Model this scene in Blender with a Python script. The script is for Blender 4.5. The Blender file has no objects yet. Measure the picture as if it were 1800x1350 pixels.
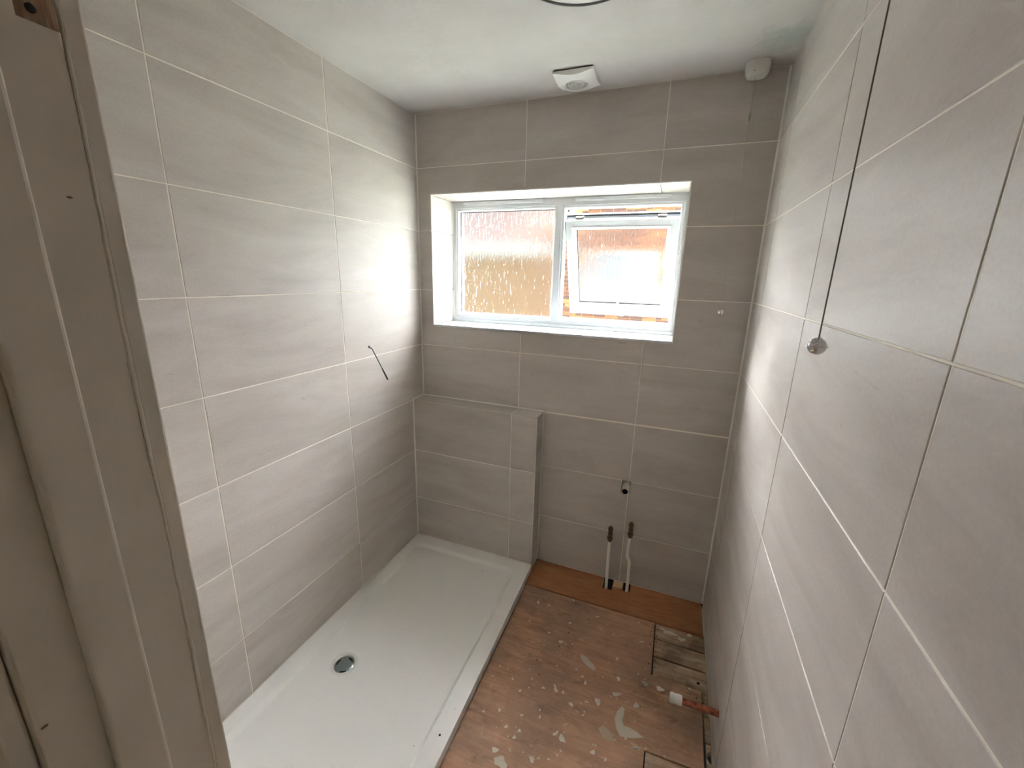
import bpy, bmesh, math, random
from mathutils import Vector, Matrix
random.seed(7)
scn = bpy.context.scene
COL = scn.collection

# ------------------------------------------------------------------ camera
CAM = Vector((1.3103, -1.9853, 1.5690))
cam_d = bpy.data.cameras.new('camera')
cam_d.sensor_fit = 'HORIZONTAL'; cam_d.sensor_width = 36.0
cam_d.lens = 731.22 / 1800 * 36.0
cam_d.clip_start = 0.02; cam_d.clip_end = 200
cam = bpy.data.objects.new('camera', cam_d); COL.objects.link(cam)
cam.matrix_world = (Matrix.Translation(CAM) @ Matrix.Rotation(0.3663014, 4, 'Z')
                    @ Matrix.Rotation(math.pi / 2 - 0.2539095, 4, 'X') @ Matrix.Rotation(0.0246297, 4, 'Z'))
scn.camera = cam

# ------------------------------------------------------------------ world: bright overcast sky
SKY_STRENGTH = 1.3
w = bpy.data.worlds.new('overcast_sky'); scn.world = w; w.use_nodes = True
nt = w.node_tree; nt.nodes.clear()
wo = nt.nodes.new('ShaderNodeOutputWorld'); bg = nt.nodes.new('ShaderNodeBackground')
tc = nt.nodes.new('ShaderNodeTexCoord'); sx = nt.nodes.new('ShaderNodeSeparateXYZ')
cr = nt.nodes.new('ShaderNodeValToRGB')
cr.color_ramp.elements[0].position = 0.0; cr.color_ramp.elements[0].color = (0.78, 0.84, 0.90, 1)
cr.color_ramp.elements[1].position = 1.0; cr.color_ramp.elements[1].color = (1.0, 1.0, 1.0, 1)
nt.links.new(tc.outputs['Generated'], sx.inputs[0]); nt.links.new(sx.outputs['Z'], cr.inputs[0])
nt.links.new(cr.outputs[0], bg.inputs['Color']); bg.inputs['Strength'].default_value = SKY_STRENGTH
nt.links.new(bg.outputs[0], wo.inputs[0])

# hazy sun standing behind the house across the gap
sd = bpy.data.lights.new('hazy_sun', 'SUN'); sd.energy = 150.0; sd.angle = math.radians(105); sd.color = (0.95, 0.97, 1.0)
so_ = bpy.data.objects.new('hazy_sun', sd); COL.objects.link(so_)
SUN_EL, SUN_AZ = math.radians(50), math.radians(-11)      # azimuth from the window normal, negative = from the left
so_.rotation_euler = Vector((-math.sin(SUN_AZ) * math.cos(SUN_EL), -math.cos(SUN_AZ) * math.cos(SUN_EL), -math.sin(SUN_EL))).to_track_quat('-Z', 'Y').to_euler()

# dim warm fill added out of view on the landing, lifting the jamb and near walls
ll = bpy.data.lights.new('landing_fill', 'POINT'); ll.energy = 0.5; ll.color = (1.0, 0.86, 0.7); ll.shadow_soft_size = 0.12
lo = bpy.data.objects.new('landing_fill', ll); lo.location = (0.6, -2.75, 2.15); COL.objects.link(lo)

scn.view_settings.view_transform = 'Standard'; scn.view_settings.look = 'None'
scn.view_settings.exposure = 1.95; scn.view_settings.gamma = 1.0; scn.view_settings.use_curve_mapping = False
scn.cycles.max_bounces = 14; scn.cycles.diffuse_bounces = 10; scn.cycles.transmission_bounces = 10
scn.cycles.glossy_bounces = 4; scn.cycles.transparent_max_bounces = 8
scn.cycles.sample_clamp_indirect = 8.0
scn.cycles.use_denoising = True

# ------------------------------------------------------------------ material helpers
def S(r, g, b):
    f = lambda c: (c / 255 / 12.92) if c / 255 <= 0.04045 else ((c / 255 + 0.055) / 1.055) ** 2.4
    return (f(r), f(g), f(b), 1.0)

class NT:
    def __init__(s, name, base=(0.8, 0.8, 0.8, 1), rough=0.5, metal=0.0, spec=0.5):
        s.m = bpy.data.materials.new(name); s.m.use_nodes = True
        s.t = s.m.node_tree; s.p = s.t.nodes['Principled BSDF']
        s.p.inputs['Base Color'].default_value = base; s.p.inputs['Roughness'].default_value = rough
        s.p.inputs['Metallic'].default_value = metal; s.p.inputs['Specular IOR Level'].default_value = spec
        s.m.diffuse_color = base
    def n(s, typ, **kw):
        nd = s.t.nodes.new('ShaderNode' + typ)
        for k, v in kw.items():
            if k in nd.inputs.keys(): nd.inputs[k].default_value = v
            else: setattr(nd, k, v)
        return nd
    def l(s, a, b): s.t.links.new(a, b)
    def coords(s, scale=(1, 1, 1), rnd=False, rot=(0, 0, 0)):
        tc = s.n('TexCoord'); mp = s.n('Mapping'); mp.inputs['Scale'].default_value = scale; mp.inputs['Rotation'].default_value = rot
        s.l(tc.outputs['Object'], mp.inputs[0])
        if rnd:
            oi = s.n('ObjectInfo'); mm = s.n('Math', operation='MULTIPLY'); mm.inputs[1].default_value = 37.0
            s.l(oi.outputs['Random'], mm.inputs[0]); cx = s.n('CombineXYZ')
            for k in range(3): s.l(mm.outputs[0], cx.inputs[k])
            s.l(cx.outputs[0], mp.inputs['Location'])
        return mp.outputs[0]
    def noise(s, vec, scale=5.0, detail=4.0, rough=0.55, dist=0.0):
        nd = s.n('TexNoise'); nd.inputs['Scale'].default_value = scale; nd.inputs['Detail'].default_value = detail
        nd.inputs['Roughness'].default_value = rough; nd.inputs['Distortion'].default_value = dist
        s.l(vec, nd.inputs['Vector']); return nd.outputs['Fac']
    def ramp(s, fac, stops):
        r = s.n('ValToRGB'); e = r.color_ramp.elements
        while len(e) < len(stops): e.new(0.5)
        for el, (pos, c) in zip(e, stops): el.position = pos; el.color = c
        s.l(fac, r.inputs[0]); return r.outputs[0]
    def mix(s, fac, a, b, mode='MIX'):
        m = s.n('Mix', data_type='RGBA', blend_type=mode)
        for sock, v in ((m.inputs[0], fac), (m.inputs[6], a), (m.inputs[7], b)):
            if hasattr(v, 'links'): s.l(v, sock)
            else: sock.default_value = v
        return m.outputs[2]
    def bump(s, h, strength=0.3, dist=0.01):
        b = s.n('Bump'); b.inputs['Strength'].default_value = strength; b.inputs['Distance'].default_value = dist
        s.l(h, b.inputs['Height']); s.l(b.outputs[0], s.p.inputs['Normal'])
    def base(s, c): s.l(c, s.p.inputs['Base Color'])

def simple(name, c, rough=0.5, metal=0.0, spec=0.5): return NT(name, c, rough, metal, spec).m
def g(v): return (v, v, v, 1)

# concrete-look porcelain tile
T = NT('porcelain_tile', rough=0.42, spec=0.45)
v1 = T.coords((1.2, 5.0, 1), rnd=True); v2 = T.coords((1, 1, 1), rnd=True)
big = T.noise(v1, 1.6, 6, 0.6, 0.6); fine = T.noise(v2, 160, 2); vein = T.noise(T.coords((2.2, 9, 1), rnd=True), 2.4, 8, 0.7, 1.6)
c = T.ramp(big, [(0.28, S(172, 164, 157)), (0.5, S(187, 180, 173)), (0.75, S(199, 193, 187))])
vm = T.ramp(vein, [(0.0, g(0)), (0.66, g(0)), (0.72, g(0.5)), (0.76, g(0))])
c = T.mix(vm, c, S(150, 142, 133)); c = T.mix(0.06, c, T.ramp(fine, [(0.3, g(0.2)), (0.7, g(0.8))]))
T.base(c); T.bump(fine, 0.05, 0.002)
M_TILE = T.m
M_GROUT = simple('white_grout', S(236, 229, 217), 0.85)
M_SEAL = simple('white_silicone', S(228, 224, 216), 0.35)
M_TRIM = simple('white_tile_trim', S(226, 224, 219), 0.3)

P = NT('ceiling_plaster', rough=0.9, spec=0.2)
pv = P.coords(); a = P.noise(pv, 26, 5, 0.6); b2 = P.noise(pv, 4, 3)
c = P.ramp(b2, [(0.3, S(192, 189, 185)), (0.7, S(203, 200, 197))])
# old greenish damp patch at the corner by the tiled wall: its own shape, from a distance field broken by noise
tcx = P.n('TexCoord'); vm_ = P.n('VectorMath', operation='DISTANCE'); vm_.inputs[1].default_value = (1.56, -0.20, 2.33)
P.l(tcx.outputs['Object'], vm_.inputs[0])
st = P.noise(P.coords((1, 1, 1), rot=(0, 0, 0.6)), 22, 6, 0.7)
mm = P.n('Math', operation='MULTIPLY_ADD'); P.l(st, mm.inputs[0]); mm.inputs[1].default_value = 0.28; P.l(vm_.outputs['Value'], mm.inputs[2])
sm = P.ramp(mm.outputs[0], [(0.16, g(0.55)), (0.21, g(0.35)), (0.25, g(0))])
c = P.mix(sm, c, S(150, 166, 152)); P.base(c); P.bump(a, 0.35, 0.004)
M_CEIL = P.m
M_PLAST = NT('hall_plaster', S(196, 188, 176), 0.9).m

G = NT('old_gloss_paint', S(186, 177, 163), 0.45)
gv = G.coords((1, 1, 0.5)); gn = G.noise(gv, 90, 3); blot = G.noise(G.coords((1, 1, 0.6)), 14, 4, 0.6)
G.base(G.mix(G.ramp(blot, [(0.70, g(0)), (0.85, g(0.12))]), S(184, 175, 162), S(160, 148, 130)))
G.bump(gn, 0.12, 0.002); M_PAINT = G.m
W_ = NT('bare_door_wood', rough=0.8); wv = W_.coords((40, 40, 4)); wn = W_.noise(wv, 2, 5, 0.7)
W_.base(W_.ramp(wn, [(0.3, S(74, 52, 38)), (0.55, S(122, 94, 72)), (0.7, S(168, 150, 128))])); W_.bump(wn, 0.5, 0.004); M_BARE = W_.m
M_HOLE = simple('dark_hole', g(0.006), 0.9, spec=0.1)
M_UPVC = simple('white_upvc', S(212, 216, 219), 0.28)
M_RUBBER = simple('black_gasket', g(0.012), 0.6)
M_ACRY = simple('white_acrylic', S(241, 241, 239), 0.28)
M_CHROME = simple('chrome', (0.72, 0.72, 0.73, 1), 0.08, 1.0)
M_DCHROME = simple('waste_cap_grey', S(120, 128, 130), 0.3, 0.6)
M_WPLAST = simple('white_plastic', S(224, 224, 220), 0.35)
M_OFFW = simple('aged_white_plastic', S(205, 203, 196), 0.4)
M_GREYP = simple('grey_plastic', S(150, 152, 148), 0.45)
M_BRASS = simple('tarnished_brass', (0.17, 0.12, 0.065, 1), 0.38, 0.85)
M_PIPE = simple('white_painted_pipe', S(240, 235, 226), 0.35)
M_WASTE = simple('white_waste_pipe', S(214, 210, 198), 0.4)
M_CABLE = simple('grey_cable', S(70, 68, 66), 0.5)
M_TAPE = simple('black_tape', g(0.01), 0.5)
M_CORD = simple('dark_cord', S(92, 82, 70), 0.7)
M_WCORD = simple('white_cord', S(176, 170, 158), 0.7)
C_ = NT('oxidised_copper', rough=0.35, metal=0.9); cn = C_.noise(C_.coords((1, 1, 1)), 60, 4)
C_.base(C_.ramp(cn, [(0.35, (0.16, 0.05, 0.03, 1)), (0.65, (0.42, 0.15, 0.085, 1))])); M_COPPER = C_.m
M_LIGHT = simple('opal_diffuser', S(226, 226, 222), 0.5)
M_GREYRIM = simple('grey_light_rim', S(120, 120, 118), 0.35, 0.6)

def wood(name, cols, dirt, rough=0.75, sc=(3, 40, 3), specks=False, dirtcol=(96, 82, 70)):
    N = NT(name, rough=rough, spec=0.25)
    gr = N.noise(N.coords(sc), 1.5, 6, 0.65, 0.6)
    c = N.ramp(gr, [(0.3, S(*cols[0])), (0.5, S(*cols[1])), (0.72, S(*cols[2]))])
    d = N.noise(N.coords((1, 1, 1)), 5.5, 7, 0.65, 0.4)
    c = N.mix(N.ramp(d, [(0.42, g(0)), (0.62, g(dirt))]), c, S(*dirtcol))
    if specks:
        d3 = N.noise(N.coords((1, 2.2, 1)), 9, 6, 0.7, 1.2)
        c = N.mix(N.ramp(d3, [(0.52, g(0)), (0.68, g(0.65))]), c, S(92, 72, 57))
        d2 = N.noise(N.coords((1, 1, 1)), 2.2, 4, 0.6)
        c = N.mix(N.ramp(d2, [(0.4, g(0)), (0.66, g(0.55))]), c, S(178, 138, 112))
        sp = N.noise(N.coords((1, 1, 1)), 48, 2, 0.5, 0.5)
        c = N.mix(N.ramp(sp, [(0.68, g(0)), (0.74, g(0.5))]), c, S(200, 186, 168))
        sp2 = N.noise(N.coords((1, 1.6, 1)), 30, 3, 0.6, 1.0)
        c = N.mix(N.ramp(sp2, [(0.62, g(0)), (0.74, g(0.4))]), c, S(178, 160, 144))
    N.base(c); N.bump(gr, 0.15, 0.003); return N.m
M_PLY = wood('stained_plywood', [(132, 100, 78), (162, 126, 99), (186, 151, 122)], 0.75, sc=(2.2, 26, 3), specks=True, dirtcol=(122, 102, 88))
M_BOARD = wood('clean_floor_board', [(138, 92, 60), (152, 104, 70), (164, 116, 80)], 0.35, rough=0.6, sc=(6, 30, 3), dirtcol=(128, 86, 58))
M_PLANK = wood('old_floor_plank', [(132, 104, 82), (172, 146, 122), (206, 192, 172)], 0.7, sc=(3, 24, 4), dirtcol=(96, 78, 58))
M_SPLASH = NT('dried_plaster', S(190, 180, 164), 0.85).m

# ------------------------------------------------------------------ mesh helpers
class MB:
    def __init__(s): s.v = []; s.f = []; s.sm = []
    def add(s, vs, fs, smooth=False):
        o = len(s.v); s.v += [tuple(x) for x in vs]; s.f += [tuple(i + o for i in f) for f in fs]; s.sm += [smooth] * len(fs); return s
    def box(s, x0, x1, y0, y1, z0, z1):
        return s.add([(x0, y0, z0), (x1, y0, z0), (x1, y1, z0), (x0, y1, z0), (x0, y0, z1), (x1, y0, z1), (x1, y1, z1), (x0, y1, z1)],
                     [(3, 2, 1, 0), (4, 5, 6, 7), (0, 1, 5, 4), (1, 2, 6, 5), (2, 3, 7, 6), (3, 0, 4, 7)])
    def prism(s, poly, z0, z1):
        n = len(poly); vs = [(x, y, z0) for x, y in poly] + [(x, y, z1) for x, y in poly]
        return s.add(vs, [tuple(range(n - 1, -1, -1)), tuple(range(n, 2 * n))] + [(i, (i + 1) % n, (i + 1) % n + n, i + n) for i in range(n)])
    def lathe(s, prof, n=32, M=None, cap=True):
        # prof: (r, z) list along local z
        vs = []; fs = []
        for r, z in prof:
            for k in range(n):
                a = 2 * math.pi * k / n; vs.append(Vector((r * math.cos(a), r * math.sin(a), z)))
        for i in range(len(prof) - 1):
            for k in range(n): fs.append((i * n + k, i * n + (k + 1) % n, (i + 1) * n + (k + 1) % n, (i + 1) * n + k))
        if cap:
            fs.append(tuple(range(n - 1, -1, -1))); fs.append(tuple((len(prof) - 1) * n + k for k in range(n)))
        if M is not None: vs = [M @ v for v in vs]
        return s.add(vs, fs, True)
    def tube(s, pts, rad, n=12, cap=True):
        pts = [Vector(p) for p in pts]; rad = rad if isinstance(rad, (list, tuple)) else [rad] * len(pts)
        vs = []; fs = []; up = Vector((0.31, 0.17, 0.93))
        for i, p in enumerate(pts):
            d = (pts[min(i + 1, len(pts) - 1)] - pts[max(i - 1, 0)]).normalized()
            if abs(d.dot(up)) > 0.97: up = Vector((1, 0.1, 0))
            a = d.cross(up).normalized(); b = d.cross(a).normalized()
            for k in range(n):
                t = 2 * math.pi * k / n; vs.append(p + (a * math.cos(t) + b * math.sin(t)) * rad[i])
        for i in range(len(pts) - 1):
            for k in range(n): fs.append((i * n + k, i * n + (k + 1) % n, (i + 1) * n + (k + 1) % n, (i + 1) * n + k))
        if cap: fs.append(tuple(range(n - 1, -1, -1))); fs.append(tuple((len(pts) - 1) * n + k for k in range(n)))
        return s.add(vs, fs, True)
    def xf(s, M): s.v = [tuple(M @ Vector(v)) for v in s.v]; return s
    def mesh(s, name):
        me = bpy.data.meshes.new(name); me.from_pydata(s.v, [], s.f); me.validate(); me.update()
        bm = bmesh.new(); bm.from_mesh(me); bmesh.ops.recalc_face_normals(bm, faces=bm.faces); bm.to_mesh(me); bm.free()
        if len(me.polygons) == len(s.sm): me.polygons.foreach_set('use_smooth', s.sm)
        return me

def link(name, me, mat, parent=None):
    o = bpy.data.objects.new(name, me); COL.objects.link(o)
    if mat and not me.materials: me.materials.append(mat)
    if parent is not None: o.parent = parent
    return o
def make(name, mb, mat, parent=None, sharp=True):
    me = mb.mesh(name)
    o = link(name, me, mat, parent)
    if any(mb.sm) and sharp:
        try: me.set_sharp_from_angle(angle=math.radians(40))
        except Exception: pass
    return o
def local(o, parent, loc=None):
    # keep world placement when a mesh in world coordinates gets a parent with its own location
    o.parent = parent; o.matrix_parent_inverse = parent.matrix_basis.inverted(); return o
def thing(name, label, cat, loc, group=None):
    o = bpy.data.objects.new(name, None); COL.objects.link(o); o.location = loc; o.empty_display_size = 0.05
    o['label'] = label; o['category'] = cat
    if group: o['group'] = group
    return o
def part(name, mb, mat, parent, **kw):
    # mb is in world coordinates
    o = make(name, mb, mat, None, **kw)
    M = parent.matrix_basis if parent.parent is None else parent.parent.matrix_basis @ parent.matrix_parent_inverse @ parent.matrix_basis
    o.data.transform(Matrix.Translation(-WORLD(parent))); o.parent = parent
    return o
def WORLD(o):
    p = Vector(o.location)
    while o.parent is not None: o = o.parent; p = p + Vector(o.location)
    return p
def struct(name, mb, mat, label=None):
    o = make(name, mb, mat); o['kind'] = 'structure'
    o['category'] = CATS.get(name.split('_')[0], 'wall'); o['label'] = label or name
    return o
CATS = dict(wall='wall', floor='floor', ceiling='ceiling', window='window', door='door frame', baseboard='skirting', trim='trim', ground='ground')

def cut(o, *cutters):
    for mb in cutters:
        me = mb.mesh('cutter'); k = bpy.data.objects.new('cutter', me); COL.objects.link(k)
        md = o.modifiers.new('cut', 'BOOLEAN'); md.object = k; md.operation = 'DIFFERENCE'; md.solver = 'EXACT'
        bpy.context.view_layer.update()
        dg = bpy.context.evaluated_depsgraph_get()
        new = bpy.data.meshes.new_from_object(o.evaluated_get(dg)); o.modifiers.clear()
        o.data = new; bpy.data.objects.remove(k); bpy.data.meshes.remove(me)
    return o
def cyl(p, q, r, n=24): return MB().tube([p, q], r, n)
def bev(o, width, seg=2, angle=40):
    md = o.modifiers.new('bevel', 'BEVEL'); md.width = width; md.segments = seg; md.limit_method = 'ANGLE'; md.angle_limit = math.radians(angle); return o

# ------------------------------------------------------------------ dimensions
W, H = 1.602, 2.331
YF = -1.720                     # inner face of the door wall
ROWS = [H, 2.0863, 1.7863, 1.4863, 1.1863, 0.8863, 0.5863, 0.2863, 0.0]
WX0, WX1, WZ0, WZ1 = 0.081, 1.310, 1.303, 1.960     # window opening
TRAY = 0.0372; BD = 0.1055; BW = 0.729; BT = 0.8905  # tray top, boxing depth, width, top
GAP = 0.0036; TT = 0.008

_tiles = {}
def tile_mesh(w, h):
    k = (round(w, 4), round(h, 4))
    if k not in _tiles:
        c = 0.0009; a, b = w / 2, h / 2; mb = MB()
        vs = [(-a, -b, -TT), (a, -b, -TT), (a, b, -TT), (-a, b, -TT), (-a, -b, -c), (a, -b, -c), (a, b, -c), (-a, b, -c),
              (-a + c, -b + c, 0), (a - c, -b + c, 0), (a - c, b - c, 0), (-a + c, b - c, 0)]
        fs = [(3, 2, 1, 0), (8, 9, 10, 11)]
        for i in range(4):
            j = (i + 1) % 4; fs += [(i, j, j + 4, i + 4), (i + 4, j + 4, j + 8, i + 8)]
        me = mb.add(vs, fs).mesh('tile'); me.materials.append(M_TILE); _tiles[k] = me
    return _tiles[k]
def tile(parent, O, U, V, N, u0, u1, v0, v1, gap=GAP):
    e = gap / 2; w_, h_ = u1 - u0 - gap, v1 - v0 - gap
    o = bpy.data.objects.new('tile', tile_mesh(w_, h_)); COL.objects.link(o)
    U, V, N = Vector(U), Vector(V), Vector(N); jit = random.uniform(-0.00025, 0.00025)
    p = Vector(O) + U * (u0 + u1) / 2 + V * (v0 + v1) / 2 + N * jit
    M = Matrix((U, V, N)).transposed().to_4x4(); M.translation = p - WORLD(parent)
    o.parent = parent; o.matrix_local = M
    return o

# ------------------------------------------------------------------ room shell
# left wall
wl = struct('wall_left', MB().box(-0.12, -0.0012, YF, 0.30, -0.05, H), M_GROUT, 'left wall of large warm grey tiles with white grout')
left_tiles = {}
for r in range(8):
    z1, z0 = ROWS[r], ROWS[r + 1]
    if r == 7: z0 = TRAY + 0.001
    for ci, (y0, y1) in enumerate(((YF, -1.192), (-1.192, -0.592), (-0.592, 0.0))):
        left_tiles[r, ci] = tile(wl, (0, 0, 0), (0, 1, 0), (0, 0, 1), (1, 0, 0), y0, y1, z0, z1)
wire_p = Vector((0, -0.438, 1.2335))
hole = lambda: cyl(wire_p + Vector((-0.07, 0, 0)), wire_p + Vector((0.02, 0, 0)), 0.0065, 20)
cut(wl, hole())
def cut_child(o, mk):
    # cutter given in world coordinates
    M = o.parent.matrix_basis @ o.matrix_local if o.parent else o.matrix_basis
    Mi = (Matrix.Translation(WORLD(o.parent)) @ o.matrix_basis).inverted()
    mb = mk().xf(Mi); keep = o.parent; mb_m = o.matrix_basis.copy()
    o.parent = None; o.matrix_basis = Matrix.Identity(4); cut(o, mb); o.parent = keep; o.matrix_basis = mb_m
cut_child(left_tiles[3, 2], hole)

# back wall (with window opening)
wb = struct('wall_back', MB().box(-0.12, W + 0.12, 0.0012, 0.30, -0.002, H), M_GROUT, 'far wall of warm grey tiles around the white window')
winbox = lambda: MB().box(WX0 - 0.0095, WX1 + 0.0095, -0.05, 0.5, WZ0 - 0.022, WZ1 + 0.0095)
cut(wb, winbox())
winbox2 = lambda: MB().box(WX0 - 0.004, WX1 + 0.004, -0.05, 0.5, WZ0 - 0.012, WZ1 + 0.004)
# waste pipe notch in the tile and the wall behind
notch = lambda: MB().box(1.1545, 1.2015, -0.05, 0.07, 0.520, 0.5885)
cut(wb, notch())
XC = (0.0, 0.588, 1.190, W)
for r in range(8):
    z1, z0 = ROWS[r], ROWS[r + 1]
    for ci in range(3):
        x0, x1 = XC[ci], XC[ci + 1]
        if r >= 5 or (r == 4 and z0 < 0.88):
            if x1 <= BW: continue
            x0 = max(x0, BW)
        if r == 4: z0 = max(z0, BT if x1 < BW else z0)
        if x0 < WX1 and x1 > WX0 and z0 < WZ1 and z1 > WZ0 and x0 > WX0 and x1 < WX1 and z0 > WZ0 and z1 < WZ1: continue
        t = tile(wb, (0, 0, 0), (1, 0, 0), (0, 0, 1), (0, -1, 0), x0, x1, z0, z1)
        if x0 < WX1 and x1 > WX0 and z0 < WZ1 and z1 > WZ0: cut_child(t, winbox2)
        if z0 < 0.555 < z1 and x0 < 1.22 and x1 > 1.15: cut_child(t, notch)
# tiled window reveal: left side, right side, head
for z0, z1 in ((WZ0, 1.4863), (1.4863, 1.7863), (1.7863, WZ1)):
    tile(wb, (WX0, 0, 0), (0, 1, 0), (0, 0, 1), (1, 0, 0), 0.0, 0.224, z0, z1)
    tile(wb, (WX1, 0, 0), (0, -1, 0), (0, 0, 1), (-1, 0, 0), -0.224, 0.0, z0, z1)
for x0, x1 in ((WX0, 0.588), (0.588, 1.190), (1.190, WX1)):
    tile(wb, (0, 0, WZ1), (1, 0, 0), (0, 1, 0), (0, 0, -1), x0, x1, 0.0, 0.224)

# right wall
wr = struct('wall_right', MB().box(W + 0.0012, W + 0.12, -3.1, 0.30, -0.05, H), M_GROUT, 'right wall of large warm grey tiles with white grout')
cop = Vector((W, -0.695, 0.135))
chole = lambda: cyl(cop + Vector((-0.03, 0, 0)), cop + Vector((0.06, 0, 0)), 0.0175, 24)
cut(wr, chole())
for r in range(8):
    z1, z0 = ROWS[r], ROWS[r + 1]
    for y0, y1 in ((YF, -1.386), (-1.386, -0.787), (-0.787, -0.187), (-0.187, 0.0)):
        t = tile(wr, (W, 0, 0), (0, -1, 0), (0, 0, 1), (-1, 0, 0), -y1, -y0, z0, z1)
        if r == 7 and y0 < cop.y < y1: cut_child(t, chole)

# ceiling, landing shell, door wall
struct('ceiling', MB().box(-0.12, W + 0.12, -3.1, 0.30, H, H + 0.1), M_CEIL, 'white rough plaster ceiling with a greenish patch in the corner')
mb = MB()
mb.box(-0.12, 0.765, -1.871, YF, -0.05, H).box(1.585, W + 0.0012, -1.871, YF, -0.05, H).box(0.765, 1.585, -1.871, YF, 2.03, H)
struct('wall_front', mb, M_PLAST, 'plastered door wall beside the camera')
mb = MB(); mb.box(-0.22, W + 0.12, -3.2, -3.1, -0.05, H).box(-0.22, -0.12, -3.1, YF, -0.05, H)
struct('wall_landing', mb, M_PLAST, 'landing wall behind the doorway')

# ------------------------------------------------------------------ floor
fl = struct('floor', MB().box(-0.12, W + 0.12, -3.1, 0.30, -0.16, -0.10).box(-0.12, W + 0.0011, 0.0012, 0.30, -0.10, -0.003), simple('underfloor_shade', S(34, 27, 22), 0.95), 'bare bathroom floor of plywood over old boards')  # dark colour stands in for the shade of the void under the boards
# old planks run across the room
ys = [0.0, -0.102, -0.201, -0.3025, -0.4015, -0.5005, -0.597, -0.696, -0.795, -0.893, -0.992, -1.09, -1.19, -1.29, -1.39, -1.49, -1.59, -1.69, -1.79]
for i in range(len(ys) - 1):
    y1, y0 = ys[i], ys[i + 1]; gp = random.uniform(0.0032, 0.0046) if i in (1, 2, 3, 4) else random.uniform(0.0022, 0.0034)
    xe = W - 0.003 - random.uniform(0, 0.003); dz = random.uniform(-0.0008, 0.0005)
    if i in (2, 3, 4): segs = ((0.0, 1.3835), (1.3905, xe))
    elif i in (5, 6, 7): segs = ((0.0, 1.5725), (1.5785 + 0.0012 * (i - 5), xe))
    elif i >= 8: segs = ((0.0, 1.3785), (1.3855, xe))
    else: segs = ((0.0, xe),)
    for xa, xb in segs:
        k = random.uniform(0.0, 0.003) if xb > 1.5 else 0.0
        poly = [(xa, y0 + gp), (xb - k * 2, y0 + gp), (xb, y0 + gp + k), (xb, y1 - gp), (xa, y1 - gp)]
        o = part('plank', MB().prism(poly, -0.030 + dz, -0.0092 + dz), M_PLANK, fl)
        xm = (xa + xb) / 2 + random.uniform(-0.3, 0.3); o.data.transform(Matrix.Translation((-xm, -(y0 + y1) / 2, 0.0))); o.location = (xm, (y0 + y1) / 2, 0)
        if i == 7 and xb > 1.58: cut_child(o, lambda: cyl((1.606, -0.742, -0.1), (1.606, -0.742, 0.1), 0.024, 16))
        if i == 0:
            for nx in (1.139, 1.234): cut_child(o, lambda nx=nx: MB().box(nx - 0.026, nx + 0.026, -0.095, 0.05, -0.1, 0.1))
part('plank', MB().box(-0.12, W, -3.1, -1.794, -0.03, -0.0005), M_PLANK, fl)
# main plywood sheet with its cut-outs
edge = lambda y: 0.733 + 0.025 * (-y - 0.105) / 1.04
poly = [(edge(-0.2175) + 0.004, -0.2175), (1.3850, -0.2190), (1.3845, -0.5035), (1.5740, -0.5035), (1.5700, -0.806), (1.3800, -0.808), (1.377, -1.79), (0.775, -1.79)]
ply = part('plywood_sheet', MB().prism(poly, -0.0088, 0.0), M_PLY, fl); bev(ply, 0.0008, 1)
ply['label'] = 'large stained plywood sheet splashed with plaster'
# clean board along the far wall, notched for the pipes
bd = part('floor_board', MB().box(BW + 0.003, 1.592, -0.2135, -0.002, -0.0088, 0.0004), M_BOARD, fl)
bd['label'] = 'clean reddish board along the far wall'
cut_child(bd, lambda: MB().box(1.113, 1.1635, -0.083, 0.05, -0.05, 0.05))
cut_child(bd, lambda: MB().box(1.2155, 1.252, -0.064, 0.05, -0.05, 0.05))
part('wood_block', MB().box(1.166, 1.2135, -0.055, -0.003, 0.0002, 0.0022), wood('pale_block', [(176, 150, 120), (190, 164, 134), (204, 182, 152)], 0.2), fl)
# nail heads
for x, y, z in ((1.399, -0.245, -1), (1.398, -0.285, -1), (1.397, -0.322, -1), (1.397, -0.375, -1), (1.396, -0.420, -1), (1.396, -0.455, -1), (1.579, -0.545, -1),
             (1.372, -0.280, 0), (1.371, -0.352, 0), (1.372, -0.456, 0), (1.555, -0.540, 0), (1.300, -0.792, 0), (1.368, -0.876, 0), (0.93, -0.62, 0), (0.96, -0.68, 0), (1.0, -0.52, 0), (1.02, -0.43, 0), (1.09, -0.32, 0)):
    zz = 0.0 if z == 0 else -0.009
    part('nail', MB().lathe([(0.0028, 0), (0.0024, 0.0006)], 8, Matrix.Translation((x, y, zz))), M_HOLE, fl)
part('knot', MB().lathe([(0.006, 0), (0.0055, 0.0006)], 10, Matrix.Translation((1.565, -0.463, -0.0088))), M_HOLE, fl)

# dried plaster and paint splashes: thin raised blobs lying on the sheet
def blob(mb, x, y, rx, ry, rot, z=0.0, n=18, rough=0.18, h=0.0007):
    ph = [random.uniform(0, 6.28) for _ in range(3)]
    pts = []
    for k in range(n):
        t = 2 * math.pi * k / n
        q = 1 + rough * (math.sin(2 * t + ph[0]) * 0.5 + math.sin(3 * t + ph[1]) * 0.5 + math.sin(5 * t + ph[2]) * 0.4)
        px, py = rx * q * math.cos(t), ry * q * math.sin(t)
        pts.append((x + px * math.cos(rot) - py * math.sin(rot), y + px * math.sin(rot) + py * math.cos(rot)))
    inner = [(x + (px - x) * 0.8, y + (py - y) * 0.8) for px, py in pts]
    vs = [(a, b, z + 0.0001) for a, b in pts] + [(a, b, z + h) for a, b in inner]
    fs = [tuple(range(n, 2 * n))] + [(i, (i + 1) % n, (i + 1) % n + n, i + n) for i in range(n)]
    mb.add(vs, fs, True)
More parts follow.
